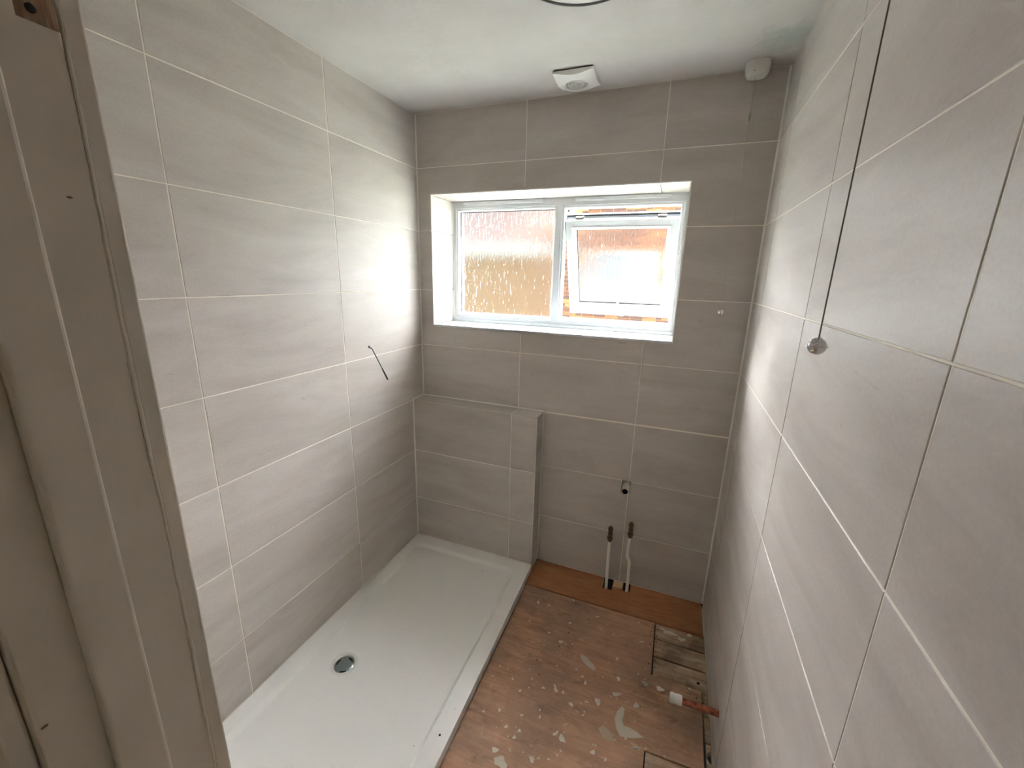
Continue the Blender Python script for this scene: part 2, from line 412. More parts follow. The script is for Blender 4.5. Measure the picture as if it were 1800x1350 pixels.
def floorpt(px, py, z=0.0):
    d = cam.matrix_world.to_3x3() @ Vector(((px - 900) / 731.22, (675 - py) / 731.22, -1.0)); t = (z - CAM.z) / d.z; return CAM + d * t
SPL = [(1002, 1095, .007, .005), (986, 1128, .012, .006), (946, 1059, .006, .010), (1008, 1055, .006, .004), (1050, 1084, .010, .004), (1084, 1220, .016, .010), (1051, 1233, .012, .013),
       (1134, 1202, .013, .011), (1160, 1211, .013, .011), (1118, 1240, .011, .010), (1087, 1193, .006, .012), (988, 1298, .014, .010), (977, 1289, .005, .012), (904, 1296, .006, .006),
       (880, 1340, .024, .016), (870, 1318, .010, .010), (935, 1335, .010, .008), (1004, 1238, .010, .006), (990, 1217, .006, .005), (977, 1212, .006, .013), (955, 1209, .006, .005), (901, 1193, .005, .004),
       (914, 1214, .005, .005), (930, 1209, .004, .003), (917, 1257, .006, .004), (913, 1284, .005, .006), (949, 1260, .004, .006), (949, 1248, .003, .005), (890, 1277, .005, .008), (878, 1248, .006, .006), (1033, 1234, .004, .003),
       (1029, 1200, .005, .009), (1060, 1190, .003, .003), (1030, 1233, .004, .004), (1013, 1176, .004, .004), (1024, 1189, .005, .006), (1128, 1128, .009, .004), (1123, 1094, .004, .005), (1085, 1158, .005, .008), (965, 1112, .007, .004),
       (931, 1091, .004, .004), (956, 1133, .003, .003), (1006, 1132, .003, .004), (1042, 1322, .006, .010), (1118, 1315, .013, .007), (1100, 1298, .005, .005), (1122, 1185, .004, .003), (850, 1250, .004, .004), (1064, 1335, .004, .006), (1025, 1257, .004, .003), (1212, 1211, .006, .005)]
sp = MB()
for px, py, a, b_ in SPL:
    q = floorpt(px, py); blob(sp, q.x, q.y, a, b_, random.uniform(-0.7, 0.7), rough=0.32)
for _ in range(70):
    px, py = random.uniform(860, 1180), random.uniform(1060, 1340); q = floorpt(px, py)
    if edge(q.y) + 0.03 < q.x < 1.36 and q.y > -1.6: r_ = random.uniform(0.001, 0.0028); blob(sp, q.x, q.y, r_ * random.uniform(1, 2), r_, random.uniform(0, 3), n=8, h=0.0004)
for px, py, a_, b_ in ((1178, 1113, .030, .012), (1198, 1124, .014, .012), (1212, 1117, .012, .008), (1165, 1106, .012, .006)):
    q = floorpt(px, py, -0.009); blob(sp, q.x, q.y, a_, b_, -0.1, z=-0.0088, rough=0.35, h=0.0005)
so = part('plaster_splashes', sp, M_SPLASH, fl); so['kind'] = 'stuff'
sm_ = MB(); q = floorpt(1033, 1164); blob(sm_, q.x, q.y, 0.042, 0.014, -0.98 + 0.366, rough=0.08, h=0.0005, n=28)
part('plaster_smear', sm_, NT('plaster_smear', S(178, 164, 148), 0.9).m, fl)
L1 = [(1093, 1241), (1085, 1250), (1080, 1262), (1083, 1280), (1090, 1295), (1112, 1298), (1131, 1297), (1120, 1287), (1106, 1279), (1097, 1276), (1094, 1268), (1097, 1256), (1098, 1246)]
pts = [floorpt(*q) for q in L1]; n = len(pts)
part('plaster_smear', MB().add([(p.x, p.y, 0.0001) for p in pts] + [(p.x, p.y, 0.0008) for p in pts],
     [tuple(range(n, 2 * n))] + [(i, (i + 1) % n, (i + 1) % n + n, i + n) for i in range(n)]), M_SPLASH, fl)
L2 = [(1052, 1280), (1060, 1275), (1072, 1285), (1078, 1298), (1080, 1303), (1068, 1302), (1058, 1294)]
pts = [floorpt(*q) for q in L2]; n = len(pts)
part('plaster_smear', MB().add([(p.x, p.y, 0.0001) for p in pts] + [(p.x, p.y, 0.0005) for p in pts],
     [tuple(range(n, 2 * n))] + [(i, (i + 1) % n, (i + 1) % n + n, i + n) for i in range(n)]), NT('thin_plaster_smear', S(164, 146, 128), 0.9).m, fl)

# ------------------------------------------------------------------ tiled boxing at the end of the tray
bx = thing('pipe_boxing', 'low boxed-out ledge clad in grey tiles at the far end of the white shower tray', 'ledge', (0.36, -0.05, 0))
part('core', MB().box(0.0, BW - 0.0012, -BD + 0.0012, 0.0008, 0.0005, BT - 0.0012), M_GROUT, bx)
for z0, z1 in ((0.5863, BT), (0.2863, 0.5863), (TRAY + 0.001, 0.2863)):
    for x0, x1 in ((0.0, 0.590), (0.590, BW)):
        tile(bx, (0, -BD, 0), (1, 0, 0), (0, 0, 1), (0, -1, 0), x0 + (0.001 if x0 == 0 else 0), x1, z0, z1 - (0.004 if z1 == BT else 0))
for z0, z1 in ((0.5863, BT), (0.2863, 0.5863), (0.002, 0.2863)):
    tile(bx, (BW, 0, 0), (0, 1, 0), (0, 0, 1), (1, 0, 0), -BD + 0.003, 0.0, z0, z1)
for x0, x1 in ((0.0, 0.590), (0.590, BW)):
    tile(bx, (0, 0, BT), (1, 0, 0), (0, 1, 0), (0, 0, 1), x0 + (0.001 if x0 == 0 else 0), x1, -BD + 0.004, 0.0)
part('edge_trim', MB().box(0.001, BW + 0.0006, -BD - 0.0006, -BD + 0.0050, BT - 0.0050, BT + 0.0006), simple('tile_edge_trim', S(196, 188, 176), 0.35), bx)
part('edge_trim', MB().box(BW - 0.0040, BW + 0.0006, -BD - 0.0006, -BD + 0.0030, TRAY + 0.001, BT - 0.0052), simple('tile_edge_trim_pale', S(206, 200, 190), 0.35), bx)

# corner sealant lines
def trim(n, mb, label): return struct('trim_%d' % n, mb, M_SEAL, label)
tri = lambda x, y, sx_, sy_, z0, z1, s=0.005: MB().prism([(x, y), (x + sx_ * s, y), (x, y + sy_ * s)], z0, z1)
trim(1, tri(0.0002, -0.0002, 1, -1, BT + 0.001, H - 0.001, 0.0055), 'white sealant line in the far left tiled corner')
trim(2, tri(W - 0.0002, -0.0002, -1, -1, 0.001, H - 0.001, 0.0065), 'white sealant line in the far right tiled corner')
trim(3, tri(0.0002, -BD - 0.0002, 1, -1, TRAY + 0.001, BT + 0.001, 0.0055), 'white sealant line between the left wall and the tiled ledge')
trim(4, tri(BW + 0.0002, -0.0002, 1, -1, 0.001, BT, 0.005), 'white sealant line between the tiled ledge and the far wall')
trim(5, MB().add([(0.0, -0.0003, BT + 0.0006), (0.0, -0.0055, BT + 0.0006), (0.0, -0.0003, BT + 0.006), (BW, -0.0003, BT + 0.0006), (BW, -0.0055, BT + 0.0006), (BW, -0.0003, BT + 0.006)],
     [(0, 1, 2), (5, 4, 3), (0, 3, 4, 1), (1, 4, 5, 2), (2, 5, 3, 0)]), 'white sealant line along the back of the tiled ledge')
trim(6, MB().add([(0.0003, -0.0, BT + 0.0006), (0.005, -0.0, BT + 0.0006), (0.0003, -0.0, BT + 0.0055), (0.0003, -BD, BT + 0.0006), (0.005, -BD, BT + 0.0006), (0.0003, -BD, BT + 0.0055)],
     [(2, 1, 0), (3, 4, 5), (1, 4, 3, 0), (2, 5, 4, 1), (0, 3, 5, 2)]), 'white sealant line where the tiled ledge meets the left wall')

# ------------------------------------------------------------------ window
win = struct('window_1', MB().box(WX0 - 0.012, WX1 + 0.008, 0.2255, 0.285, WZ0 - 0.01, WZ1 + 0.008), M_UPVC, 'white plastic window with one fixed pane and one open top-hung light')
FX0, FX1, FZ0, FZ1 = 0.118, 0.671, 1.357, 1.909     # fixed light daylight size (bead inner edge)
AX0, AX1, AZ0, AZ1 = 0.728, 1.281, 1.357, 1.909     # opening light aperture
cut(win, MB().box(FX0 - 0.004, FX1 + 0.004, 0.1, 0.4, FZ0 - 0.004, FZ1 + 0.004), MB().box(AX0 - 0.002, AX1 + 0.002, 0.1, 0.4, AZ0 - 0.002, AZ1 + 0.002))
def ring(mb, o, i, yo, yi):
    # sloped picture-frame ring: outer rect o at depth yo, inner rect i at depth yi
    R = lambda r, y: [(r[0], y, r[2]), (r[1], y, r[2]), (r[1], y, r[3]), (r[0], y, r[3])]
    vs = R(o, yo) + R(i, yi); return mb.add(vs, [(k, (k + 1) % 4, (k + 1) % 4 + 4, k + 4) for k in range(4)])
def bead(o0, i0, parent, y_front, name, depth=0.02, mat=M_UPVC):
    mb = MB()
    mid = [o0[0] + 0.004, o0[1] - 0.004, o0[2] + 0.004, o0[3] - 0.004]
    ring(mb, o0, mid, y_front + 0.001, y_front - 0.003); ring(mb, mid, [a + (b - a) * 0.75 for a, b in zip(mid, i0)], y_front - 0.003, y_front + 0.004)
    ring(mb, [a + (b - a) * 0.75 for a, b in zip(mid, i0)], i0, y_front + 0.004, y_front + 0.012); ring(mb, i0, i0, y_front + 0.012, y_front + depth)
    return part(name, mb, mat, parent)
bead([FX0 - 0.022, FX1 + 0.012, FZ0 - 0.026, FZ1 + 0.020], [FX0, FX1, FZ0, FZ1], win, 0.2255, 'glazing_bead', 0.03)
bead([AX0 - 0.018, AX1 + 0.019, AZ0 - 0.026, AZ1 + 0.018], [AX0, AX1, AZ0, AZ1], win, 0.2255, 'opening_bead', 0.055)
# black gasket line around the fixed glass
mb = MB(); ring(mb, [FX0 - 0.004, FX1 + 0.004, FZ0 - 0.004, FZ1 + 0.004], [FX0 + 0.005, FX1 - 0.001, FZ0 + 0.001, FZ1 - 0.004], 0.2500, 0.2502)
part('gasket', mb, M_RUBBER, win)
# lower profile lip above the sill
part('sill_upstand', MB().box(WX0 + 0.001, WX1 - 0.001, 0.214, 0.2255, WZ0 + 0.001, WZ0 + 0.017), M_UPVC, win)
sl = part('window_sill', MB().box(WX0 - 0.0015, WX1 + 0.0015, -0.0035, 0.2250, WZ0 - 0.010, WZ0), M_UPVC, win); bev(sl, 0.0015, 2)
for nm, bxx in (('reveal_trim', (WX0 - 0.0042, WX0 + 0.0004, -0.0012, 0.004, WZ0, WZ1 + 0.004)), ('reveal_trim', (WX1 - 0.0004, WX1 + 0.0042, -0.0012, 0.004, WZ0, WZ1 + 0.004)),
                ('reveal_trim', (WX0 - 0.0042, WX1 + 0.0042, -0.0012, 0.004, WZ1 - 0.0004, WZ1 + 0.0042))):
    part(nm, MB().box(*bxx), M_TRIM, win)
for x, z in ((WX0 + 0.0005, 0), ):
    part('frame_sealant', MB().prism([(WX0, 0.2205), (WX0 + 0.006, 0.2254), (WX0, 0.2254)], WZ0, WZ1), M_SEAL, win)
# trickle vents
def vent(x0, x1):
    z0, z1 = 1.9395, 1.9575; n = 8; r = (z1 - z0) / 2; pts = []
    for k in range(n + 1): a = math.pi / 2 - math.pi * k / n; pts.append((x1 - r + r * math.cos(a), (z0 + z1) / 2 + r * math.sin(a)))
    for k in range(n + 1): a = 3 * math.pi / 2 - math.pi * k / n; pts.append((x0 + r + r * math.cos(a), (z0 + z1) / 2 + r * math.sin(a)))
    m = len(pts); cx_, cz_ = (x0 + x1) / 2, (z0 + z1) / 2
    inn = [(px + (0.004 if px < cx_ else -0.004), cz_ + (pz - cz_) * 0.6) for px, pz in pts]
    vs = [(a, 0.2256, b) for a, b in pts] + [(a, 0.2185, b) for a, b in pts] + [(a, 0.2165, b) for a, b in inn]
    mb = MB().add(vs, [tuple(range(2 * m, 3 * m))] + [(i, (i + 1) % m, (i + 1) % m + m, i + m) for i in range(m)] + [(i + m, (i + 1) % m + m, (i + 1) % m + 2 * m, i + 2 * m) for i in range(m)])
    part('trickle_vent', mb, M_UPVC, win)
vent(0.150, 0.610); vent(0.776, 1.232)

# obscured glass with vertical ripples
GL = NT('rippled_obscure_glass', (0.97, 0.985, 0.985, 1), 0.04)
GL.p.inputs['Transmission Weight'].default_value = 1.0; GL.p.inputs['IOR'].default_value = 1.32
gv = GL.coords((1, 1, 1)); mp = GL.n('Mapping'); mp.inputs['Scale'].default_value = (95, 1, 14); GL.l(gv, mp.inputs[0])
rip = GL.noise(mp.outputs[0], 1.0, 2, 0.5, 0.9)
mp2 = GL.n('Mapping'); mp2.inputs['Scale'].default_value = (60, 1, 30); GL.l(gv, mp2.inputs[0]); rip2 = GL.noise(mp2.outputs[0], 1.4, 2, 0.5, 0.5)
ad = GL.n('Math', operation='MULTIPLY_ADD'); GL.l(rip2, ad.inputs[0]); ad.inputs[1].default_value = 0.5; GL.l(rip, ad.inputs[2])
GL.bump(ad.outputs[0], 1.0, 0.0042)
M_GLASS = GL.m
part('glass_pane', MB().box(FX0 - 0.002, FX1 + 0.002, 0.2510, 0.2560, FZ0 - 0.002, FZ1 + 0.002), M_GLASS, win)

# open sash: built closed in local coordinates (x across, y depth, z up from its top edge), then tilted
SW, SH = 0.548, 0.527; TILT = math.radians(24.3)
ST = Vector(((AX0 + AX1) / 2, 0.236, 1.849))
SM = Matrix.Translation(ST) @ Matrix.Rotation(TILT, 4, 'X')
def spart(name, mb, mat, parent): mb.xf(SM); return part(name, mb, mat, parent)
a = SW / 2
mbs = MB()
def frame4(mb, x0, x1, z0, z1, wd, y0, y1):
    mb.box(x0, x0 + wd, y0, y1, z0, z1); mb.box(x1 - wd, x1, y0, y1, z0, z1); mb.box(x0 + wd, x1 - wd, y0, y1, z0, z0 + wd); mb.box(x0 + wd, x1 - wd, y0, y1, z1 - wd, z1); return mb
frame4(mbs, -a, a, -SH, 0, 0.042, 0.0, 0.048)
sash = spart('sash', mbs, M_UPVC, win); bev(sash, 0.002, 2)
sash['label'] = 'open top-hung sash tilted outwards'
fl2 = frame4(MB(), -a - 0.012, a + 0.012, -SH - 0.014, 0.0165, 0.024, 0.049, 0.062)
spart('sash_flange', fl2, M_UPVC, sash)
spart('sash_gasket', MB().box(-a - 0.004, a + 0.004, 0.0455, 0.050, 0.0070, 0.0138), M_RUBBER, sash)
spart('sash_gasket', MB().box(-a - 0.004, -a + 0.001, 0.040, 0.0485, -SH, 0.0), M_RUBBER, sash)
mb = MB(); o0 = [-a + 0.030, a - 0.030, -SH + 0.030, -0.030]; i0 = [-a + 0.050, a - 0.050, -SH + 0.058, -0.048]
ring(mb, o0, [o0[0] + 0.003, o0[1] - 0.003, o0[2] + 0.003, o0[3] - 0.003], -0.0003, -0.004); ring(mb, [o0[0] + 0.003, o0[1] - 0.003, o0[2] + 0.003, o0[3] - 0.003], i0, -0.004, 0.010); ring(mb, i0, i0, 0.010, 0.026)
spart('sash_bead', mb, M_UPVC, sash)
mb = MB(); ring(mb, [i0[0] - 0.002, i0[1] + 0.002, i0[2] - 0.002, i0[3] + 0.002], [i0[0] + 0.005, i0[1] - 0.001, i0[2] + 0.008, i0[3] - 0.001], 0.0262, 0.0264)
spart('sash_gasket', mb, M_RUBBER, sash)
spart('sash_glass', MB().box(i0[0] - 0.004, i0[1] + 0.004, 0.027, 0.032, i0[2] - 0.004, i0[3] + 0.004), M_GLASS, sash)
# handle at the bottom of the sash
mb = MB().box(-0.012, 0.012, -0.012, 0.0, -SH + 0.006, -SH + 0.040); mb.tube([(0, -0.012, -SH + 0.022), (0.004, -0.026, -SH + 0.026), (0.006, -0.030, -SH + 0.05), (0.002, -0.028, -SH + 0.105)], [0.008, 0.008, 0.007, 0.006], 10)
mb.tube([(0.006, -0.010, -SH + 0.018), (0.020, -0.016, -SH + 0.010), (0.034, -0.014, -SH + 0.008)], [0.007, 0.006, 0.005], 8)
spart('sash_handle', mb, M_WPLAST, sash)
# friction stays and hinge covers
for sx_ in (-1, 1):
    p0 = SM @ Vector((sx_ * (a + 0.004), 0.052, -0.05)); p1 = SM @ Vector((sx_ * (a + 0.004), 0.055, -0.33))
    xx = AX0 - 0.001 if sx_ < 0 else AX1 + 0.001
    part('friction_stay', MB().tube([p0, (xx, 0.262, 1.72), (xx, 0.262, 1.50)], 0.003, 6), simple('steel_stay', (0.6, 0.6, 0.6, 1), 0.3, 1.0), win)
for xk in (-0.205, 0.195):
    spart('hinge_cover', MB().box(xk - 0.02, xk + 0.02, 0.022, 0.042, 0.0, 0.010), simple('grey_hinge_cover', S(140, 138, 132), 0.5), sash)

# ------------------------------------------------------------------ door frame (left jamb in view)
dr = struct('door_1', MB().box(0.765, 0.800, -1.871, -1.7385, -0.008, 2.0), M_PAINT, 'old painted door lining and stop at the left edge, door removed')
bev(dr, 0.003, 3)
cut(dr, MB().box(0.797, 0.81, -1.7660, -1.7375, 1.7585, 1.84))
st_ = part('door_stop', MB().box(0.8003, 0.8125, -1.8285, -1.7855, -0.008, 2.0), M_PAINT, dr); bev(st_, 0.004, 3)
ar = part('architrave', MB().box(0.735, 0.7985, -1.7380, -1.7195, -0.008, 2.06), M_PAINT, dr); bev(ar, 0.003, 3)
ar2 = part('architrave', MB().box(0.72, 0.792, -1.889, -1.8715, -0.008, 2.06), M_PAINT, dr); bev(ar2, 0.003, 3)
# uneven paint ridge where lining and architrave meet
pts = []; rad = []; z = -0.005
while z < 1.757:
    pts.append((0.7994 + 0.0005 * math.sin(z * 19) , -1.7386 + 0.0011 * math.sin(z * 11 + 1) + random.uniform(-0.0004, 0.0004), z)); rad.append(0.0014 + 0.0007 * abs(math.sin(z * 7.3)) + random.uniform(0, 0.0004)); z += 0.012
part('paint_ridge', MB().tube(pts, rad, 8), M_PAINT, dr)
mb = MB().box(0.7950, 0.7974, -1.7655, -1.7390, 1.7595, 1.839)
part('hinge_recess', mb, M_BARE, dr)
part('screw_hole', MB().lathe([(0.0035, 0), (0.0035, 0.0008)], 14, Matrix.Translation((0.7973, -1.7550, 1.7690)) @ Matrix.Rotation(math.pi / 2, 4, 'Y')), M_HOLE, dr)
# chipped marks on the paint
part('paint_chip', MB().lathe([(0.0022, 0), (0.002, 0.0004)], 9, Matrix.Translation((0.8001, -1.7580, 1.6270)) @ Matrix.Rotation(math.pi / 2, 4, 'Y') @ Matrix.Scale(0.45, 4, (1, 0, 0))), M_BARE, dr)
part('paint_chip', MB().lathe([(0.0028, 0), (0.002, 0.0004)], 9, Matrix.Translation((0.8001, -1.8640, 1.147)) @ Matrix.Rotation(math.pi / 2, 4, 'Y') @ Matrix.Scale(0.6, 4, (1, 0, 0))), M_BARE, dr)
mb = MB().box(1.566, 1.585, -1.871, -1.7385, -0.008, 2.0).box(0.765, 1.585, -1.871, -1.7385, 2.0, 2.03)
part('door_lining', mb, M_PAINT, dr)

# ------------------------------------------------------------------ shower tray
ty0, ty1 = -1.716, -BD - 0.0008
nx, ny = 110, 240
tr = thing('shower_tray', 'long white low-profile shower tray along the left tiled wall', 'shower tray', (0.37, -0.9, -0.009))
ex = lambda y: 0.731 + 0.025 * (-y - 0.105) / 1.04
def sdf(x, y, y_):
    x0, x1 = 0.062, ex(y_) - 0.070; b0, b1 = ty0 + 0.06, ty1 - 0.072; r = 0.035
    cx_, cy_ = (x0 + x1) / 2, (b0 + b1) / 2; dx_ = abs(x - cx_) - (x1 - x0) / 2 + r; dy_ = abs(y - cy_) - (b1 - b0) / 2 + r
    return math.hypot(max(dx_, 0), max(dy_, 0)) + min(max(dx_, dy_), 0) - r
def sst(e0, e1, v): t = max(0, min(1, (v - e0) / (e1 - e0))); return t * t * (3 - 2 * t)
vs = []; fs = []
us = [i / nx for i in range(nx + 1)]; vv = [j / ny for j in range(ny + 1)]
for j in vv:
    y = ty0 + (ty1 - ty0) * j
    for i in us:
        x = 0.0012 + (ex(y) - 0.0012) * i; d = sdf(x, y, y)
        wall_ = sst(0.003, -0.014, d); dd = math.hypot(x - 0.206, (y + 0.963) * 0.6)
        z = TRAY - 0.013 * wall_ - 0.004 * wall_ * sst(0.45, 0.05, dd)
        if i == 1.0: z -= 0.0
        vs.append((x, y, z))
for j in range(ny):
    for i in range(nx): q = j * (nx + 1) + i; fs.append((q, q + 1, q + nx + 2, q + nx + 1))
nv = len(vs); loop = [i for i in range(nx + 1)] + [j * (nx + 1) + nx for j in range(1, ny + 1)] + [ny * (nx + 1) + i for i in range(nx - 1, -1, -1)] + [j * (nx + 1) for j in range(ny - 1, 0, -1)]
bot = []
for q in loop: bot.append(len(vs)); vs.append((vs[q][0], vs[q][1], -0.0085))
for k in range(len(loop)): k2 = (k + 1) % len(loop); fs.append((loop[k], bot[k], bot[k2], loop[k2]))
fs.append(tuple(bot))
DR = Vector((0.212, -0.957))
zd = TRAY - 0.0168
tb = part('basin', MB().add(vs, fs, True), M_ACRY, tr)
cut_child(tb, lambda: cyl((DR.x, DR.y, zd - 0.014), (DR.x, DR.y, 0.2), 0.046, 40))
try: tb.data.set_sharp_from_angle(angle=math.radians(35))
except Exception: pass
T0 = Matrix.Translation((DR.x, DR.y, zd))
dring = part('drain_ring', MB().lathe([(0.0455, -0.004), (0.0525, 0.0006), (0.0515, 0.0022), (0.043, 0.0018), (0.040, -0.004), (0.040, -0.013), (0.0455, -0.013), (0.0455, -0.004)], 48, T0, cap=False), M_WPLAST, tr)
part('drain_trim', MB().lathe([(0.0398, -0.012), (0.0398, -0.0035), (0.0385, -0.003), (0.037, -0.0045), (0.037, -0.012)], 48, T0, cap=False), M_CHROME, dring)
cap = MB().lathe([(0.0375, -0.0135), (0.0375, -0.0075), (0.0360, -0.0065), (0.020, -0.0050), (0.0, -0.0045)], 48, T0, cap=False)
dc = part('drain_cap', cap, M_DCHROME, tr)
def arcslot(a0, a1, r0=0.0285, r1=0.0335):
    mb = MB(); n = 10; vs = []
    for k in range(n + 1):
        t = a0 + (a1 - a0) * k / n
        for rr in (r0, r1):
            for zz in (-0.0075, -0.0052): vs.append((DR.x + rr * math.cos(t), DR.y + rr * math.sin(t), zd + zz))
    fs = []
    for k in range(n):
        b = 4 * k; fs += [(b + 1, b + 3, b + 7, b + 5), (b, b + 1, b + 5, b + 4), (b + 3, b + 2, b + 6, b + 7)]
    fs += [(0, 2, 3, 1), (4 * n, 4 * n + 1, 4 * n + 3, 4 * n + 2)]
    return mb.add(vs, fs)
for a0 in (0.95, 2.75, 4.9): part('drain_slot', arcslot(a0, a0 + 0.75), M_HOLE, dc)
# small dark specks left on the rim
for px, py, r_ in ((773, 1292, 0.004), (799, 1246, 0.002), (727, 1306, 0.0022), (848, 1000, 0.004)):
    q = floorpt(px, py, TRAY); inside = sdf(q.x, q.y, q.y) < -0.02
    zz = TRAY - (0.0133 if inside else 0.0)
    part('dirt_speck', MB().lathe([(r_, 0), (r_ * 0.7, 0.0006)], 9, Matrix.Translation((q.x, q.y, zz))), M_HOLE if r_ > 0.003 and not inside else M_GREYP, tr)

# ------------------------------------------------------------------ extractor fan on the ceiling
FC = Vector((0.848, -0.149)); fan = thing('extractor_fan', 'square white extractor fan with round ringed grille on the ceiling above the window', 'fan', (FC.x, FC.y, H))
fx, fy = 0.0785, 0.0755
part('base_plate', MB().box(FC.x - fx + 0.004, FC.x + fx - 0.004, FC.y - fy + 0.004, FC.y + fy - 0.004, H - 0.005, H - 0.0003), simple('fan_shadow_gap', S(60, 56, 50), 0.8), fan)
N_ = 36; vs = []; fs = []
def fh(r): return 0.007 + 0.019 * sst(0.112, 0.050, r)
for j in range(N_ + 1):
    for i in range(N_ + 1):
        x = -fx + 2 * fx * i / N_; y = -fy + 2 * fy * j / N_; r = math.hypot(x, y)
        vs.append((FC.x + x, FC.y + y, H - 0.004 - fh(r)))
for j in range(N_):
    for i in range(N_): q = j * (N_ + 1) + i; fs.append((q, q + N_ + 1, q + N_ + 2, q + 1))
loop = [i for i in range(N_ + 1)] + [j * (N_ + 1) + N_ for j in range(1, N_ + 1)] + [N_ * (N_ + 1) + i for i in range(N_ - 1, -1, -1)] + [j * (N_ + 1) for j in range(N_ - 1, 0, -1)]
tops = []
for q in loop: tops.append(len(vs)); vs.append((vs[q][0], vs[q][1], H - 0.0045))
for k in range(len(loop)): k2 = (k + 1) % len(loop); fs.append((loop[k], loop[k2], tops[k2], tops[k]))
fs.append(tuple(tops))
cov = part('fan_cover', MB().add(vs, fs, True), M_WPLAST, fan)
cut_child(cov, lambda: cyl((FC.x, FC.y, H - 0.1), (FC.x, FC.y, H - 0.012), 0.047, 40))
try: cov.data.set_sharp_from_angle(angle=math.radians(35))
except Exception: pass
part('grille_disc', MB().lathe([(0.0468, 0), (0.0468, 0.003)], 40, Matrix.Translation((FC.x, FC.y, H - 0.016))), simple('fan_grille_dark', S(40, 40, 38), 0.6), fan)
for k, r in enumerate((0.044, 0.0355, 0.027, 0.0185, 0.010)):
    zt = H - 0.0295 + 0.0006 * k
    part('grille_ring', MB().lathe([(r - 0.0015, zt), (r + 0.0015, zt), (r + 0.0015, zt + 0.012), (r - 0.0015, zt + 0.012), (r - 0.0015, zt)], 36, Matrix.Translation((FC.x, FC.y, 0)), cap=False), M_WPLAST, fan)
part('indicator_lamp', MB().lathe([(0.0015, 0), (0.0013, 0.001)], 8, Matrix.Translation((FC.x + 0.055, FC.y - 0.055, H - 0.0175))), M_GREYP, fan)

# ------------------------------------------------------------------ ceiling light (only its far edge is in view)
LC = Vector((1.008, -0.800)); cl = thing('ceiling_light', 'flush round white ceiling light with thin grey rim at the top edge', 'light', (LC.x, LC.y, H))
part('light_body', MB().lathe([(0.165, -0.0003), (0.170, -0.010), (0.170, -0.026), (0.166, -0.028)], 64, Matrix.Translation((LC.x, LC.y, H))), M_WPLAST, cl)
part('light_rim', MB().lathe([(0.1705, -0.024), (0.1745, -0.026), (0.1745, -0.031), (0.169, -0.033), (0.166, -0.031), (0.166, -0.026), (0.1705, -0.024)], 64, Matrix.Translation((LC.x, LC.y, H)), cap=False), M_GREYRIM, cl)
part('diffuser', MB().lathe([(0.1655, -0.0285), (0.15, -0.0335), (0.10, -0.037), (0.0, -0.039)], 64, Matrix.Translation((LC.x, LC.y, H)), cap=False), M_LIGHT, cl)

# ------------------------------------------------------------------ pull cords
def bell(mb, x, y, z, R):
    prof = [(0.0022, 0.96 * R), (0.35 * R, 0.88 * R), (0.62 * R, 0.68 * R), (0.82 * R, 0.40 * R), (0.90 * R, 0.10 * R), (1.06 * R, 0.06 * R), (1.06 * R, -0.04 * R), (0.90 * R, -0.08 * R), (0.84 * R, -0.36 * R), (0.64 * R, -0.66 * R), (0.36 * R, -0.84 * R), (0.12 * R, -0.9 * R), (0.1 * R, -0.8 * R)]
    return mb.lathe(prof, 32, Matrix.Translation((x, y, z)))
def switch(parent, x, y, R, name, mat):
    part(name, MB().lathe([(R, -0.0004), (R, -0.012), (R * 0.97, -0.016), (R * 0.93, -0.030), (R * 0.80, -0.041), (R * 0.5, -0.046), (0.004, -0.047)], 10, Matrix.Translation((x, y, H)) @ Matrix.Rotation(0.2, 4, 'Z')), mat, parent)
pc = thing('light_pull', 'dark pull cord with a chrome bell hanging in front of the right wall', 'pull cord', (1.540, -1.146, H))
switch(pc, 1.540, -1.146, 0.042, 'ceiling_switch', M_OFFW)
part('cord', MB().tube([(1.540, -1.146, H - 0.046), (1.540, -1.146, 1.479)], 0.00115, 8), M_CORD, pc)
part('chrome_bell', bell(MB(), 1.540, -1.146, 1.466, 0.0155), M_CHROME, pc)
pc2 = thing('light_pull', 'thin white pull cord hanging from the pull switch in the far ceiling corner', 'pull cord', (1.484, -0.052, H))
sw = thing('pull_switch', 'small rounded white pull switch where ceiling meets the far wall', 'switch', (1.487, -0.052, H))
def swbody():
    mb = MB(); pr = []
    for (s, z) in ((1.0, -0.0004), (1.0, -0.020), (0.93, -0.034), (0.78, -0.043), (0.62, -0.0455)):
        pr.append((s, z))
    n = 32; vs = []; fs = []
    for s, z in pr:
        for k in range(n):
            t = 2 * math.pi * k / n; e = 0.62
            vs.append((1.487 + 0.040 * s * math.copysign(abs(math.cos(t)) ** e, math.cos(t)), -0.052 + 0.038 * s * math.copysign(abs(math.sin(t)) ** e, math.sin(t)), H + z))
    for i in range(len(pr) - 1):
        for k in range(n): fs.append((i * n + k, i * n + (k + 1) % n, (i + 1) * n + (k + 1) % n, (i + 1) * n + k))
    fs.append(tuple(range(n))); fs.append(tuple((len(pr) - 1) * n + k for k in range(n)))
    return mb.add(vs, fs, True)
part('switch_housing', swbody(), M_OFFW, sw)
part('screw', MB().lathe([(0.0025, 0), (0.0025, 0.002)], 8, Matrix.Translation((1.475, -0.0865, H - 0.035)) @ Matrix.Rotation(math.pi / 2, 4, 'X')), M_GREYP, sw)
part('cord', MB().tube([(1.484, -0.052, H - 0.046), (1.484, -0.052, 1.459)], 0.0009, 8), M_WCORD, pc2)
part('cord_connector', MB().tube([(1.484, -0.052, 2.175), (1.484, -0.052, 2.170), (1.484, -0.052, 2.150), (1.484, -0.052, 2.146)], [0.0015, 0.0032, 0.0032, 0.0015], 10), M_GREYP, pc2)
part('chrome_bell', bell(MB(), 1.484, -0.052, 1.445, 0.0145), M_CHROME, pc2)

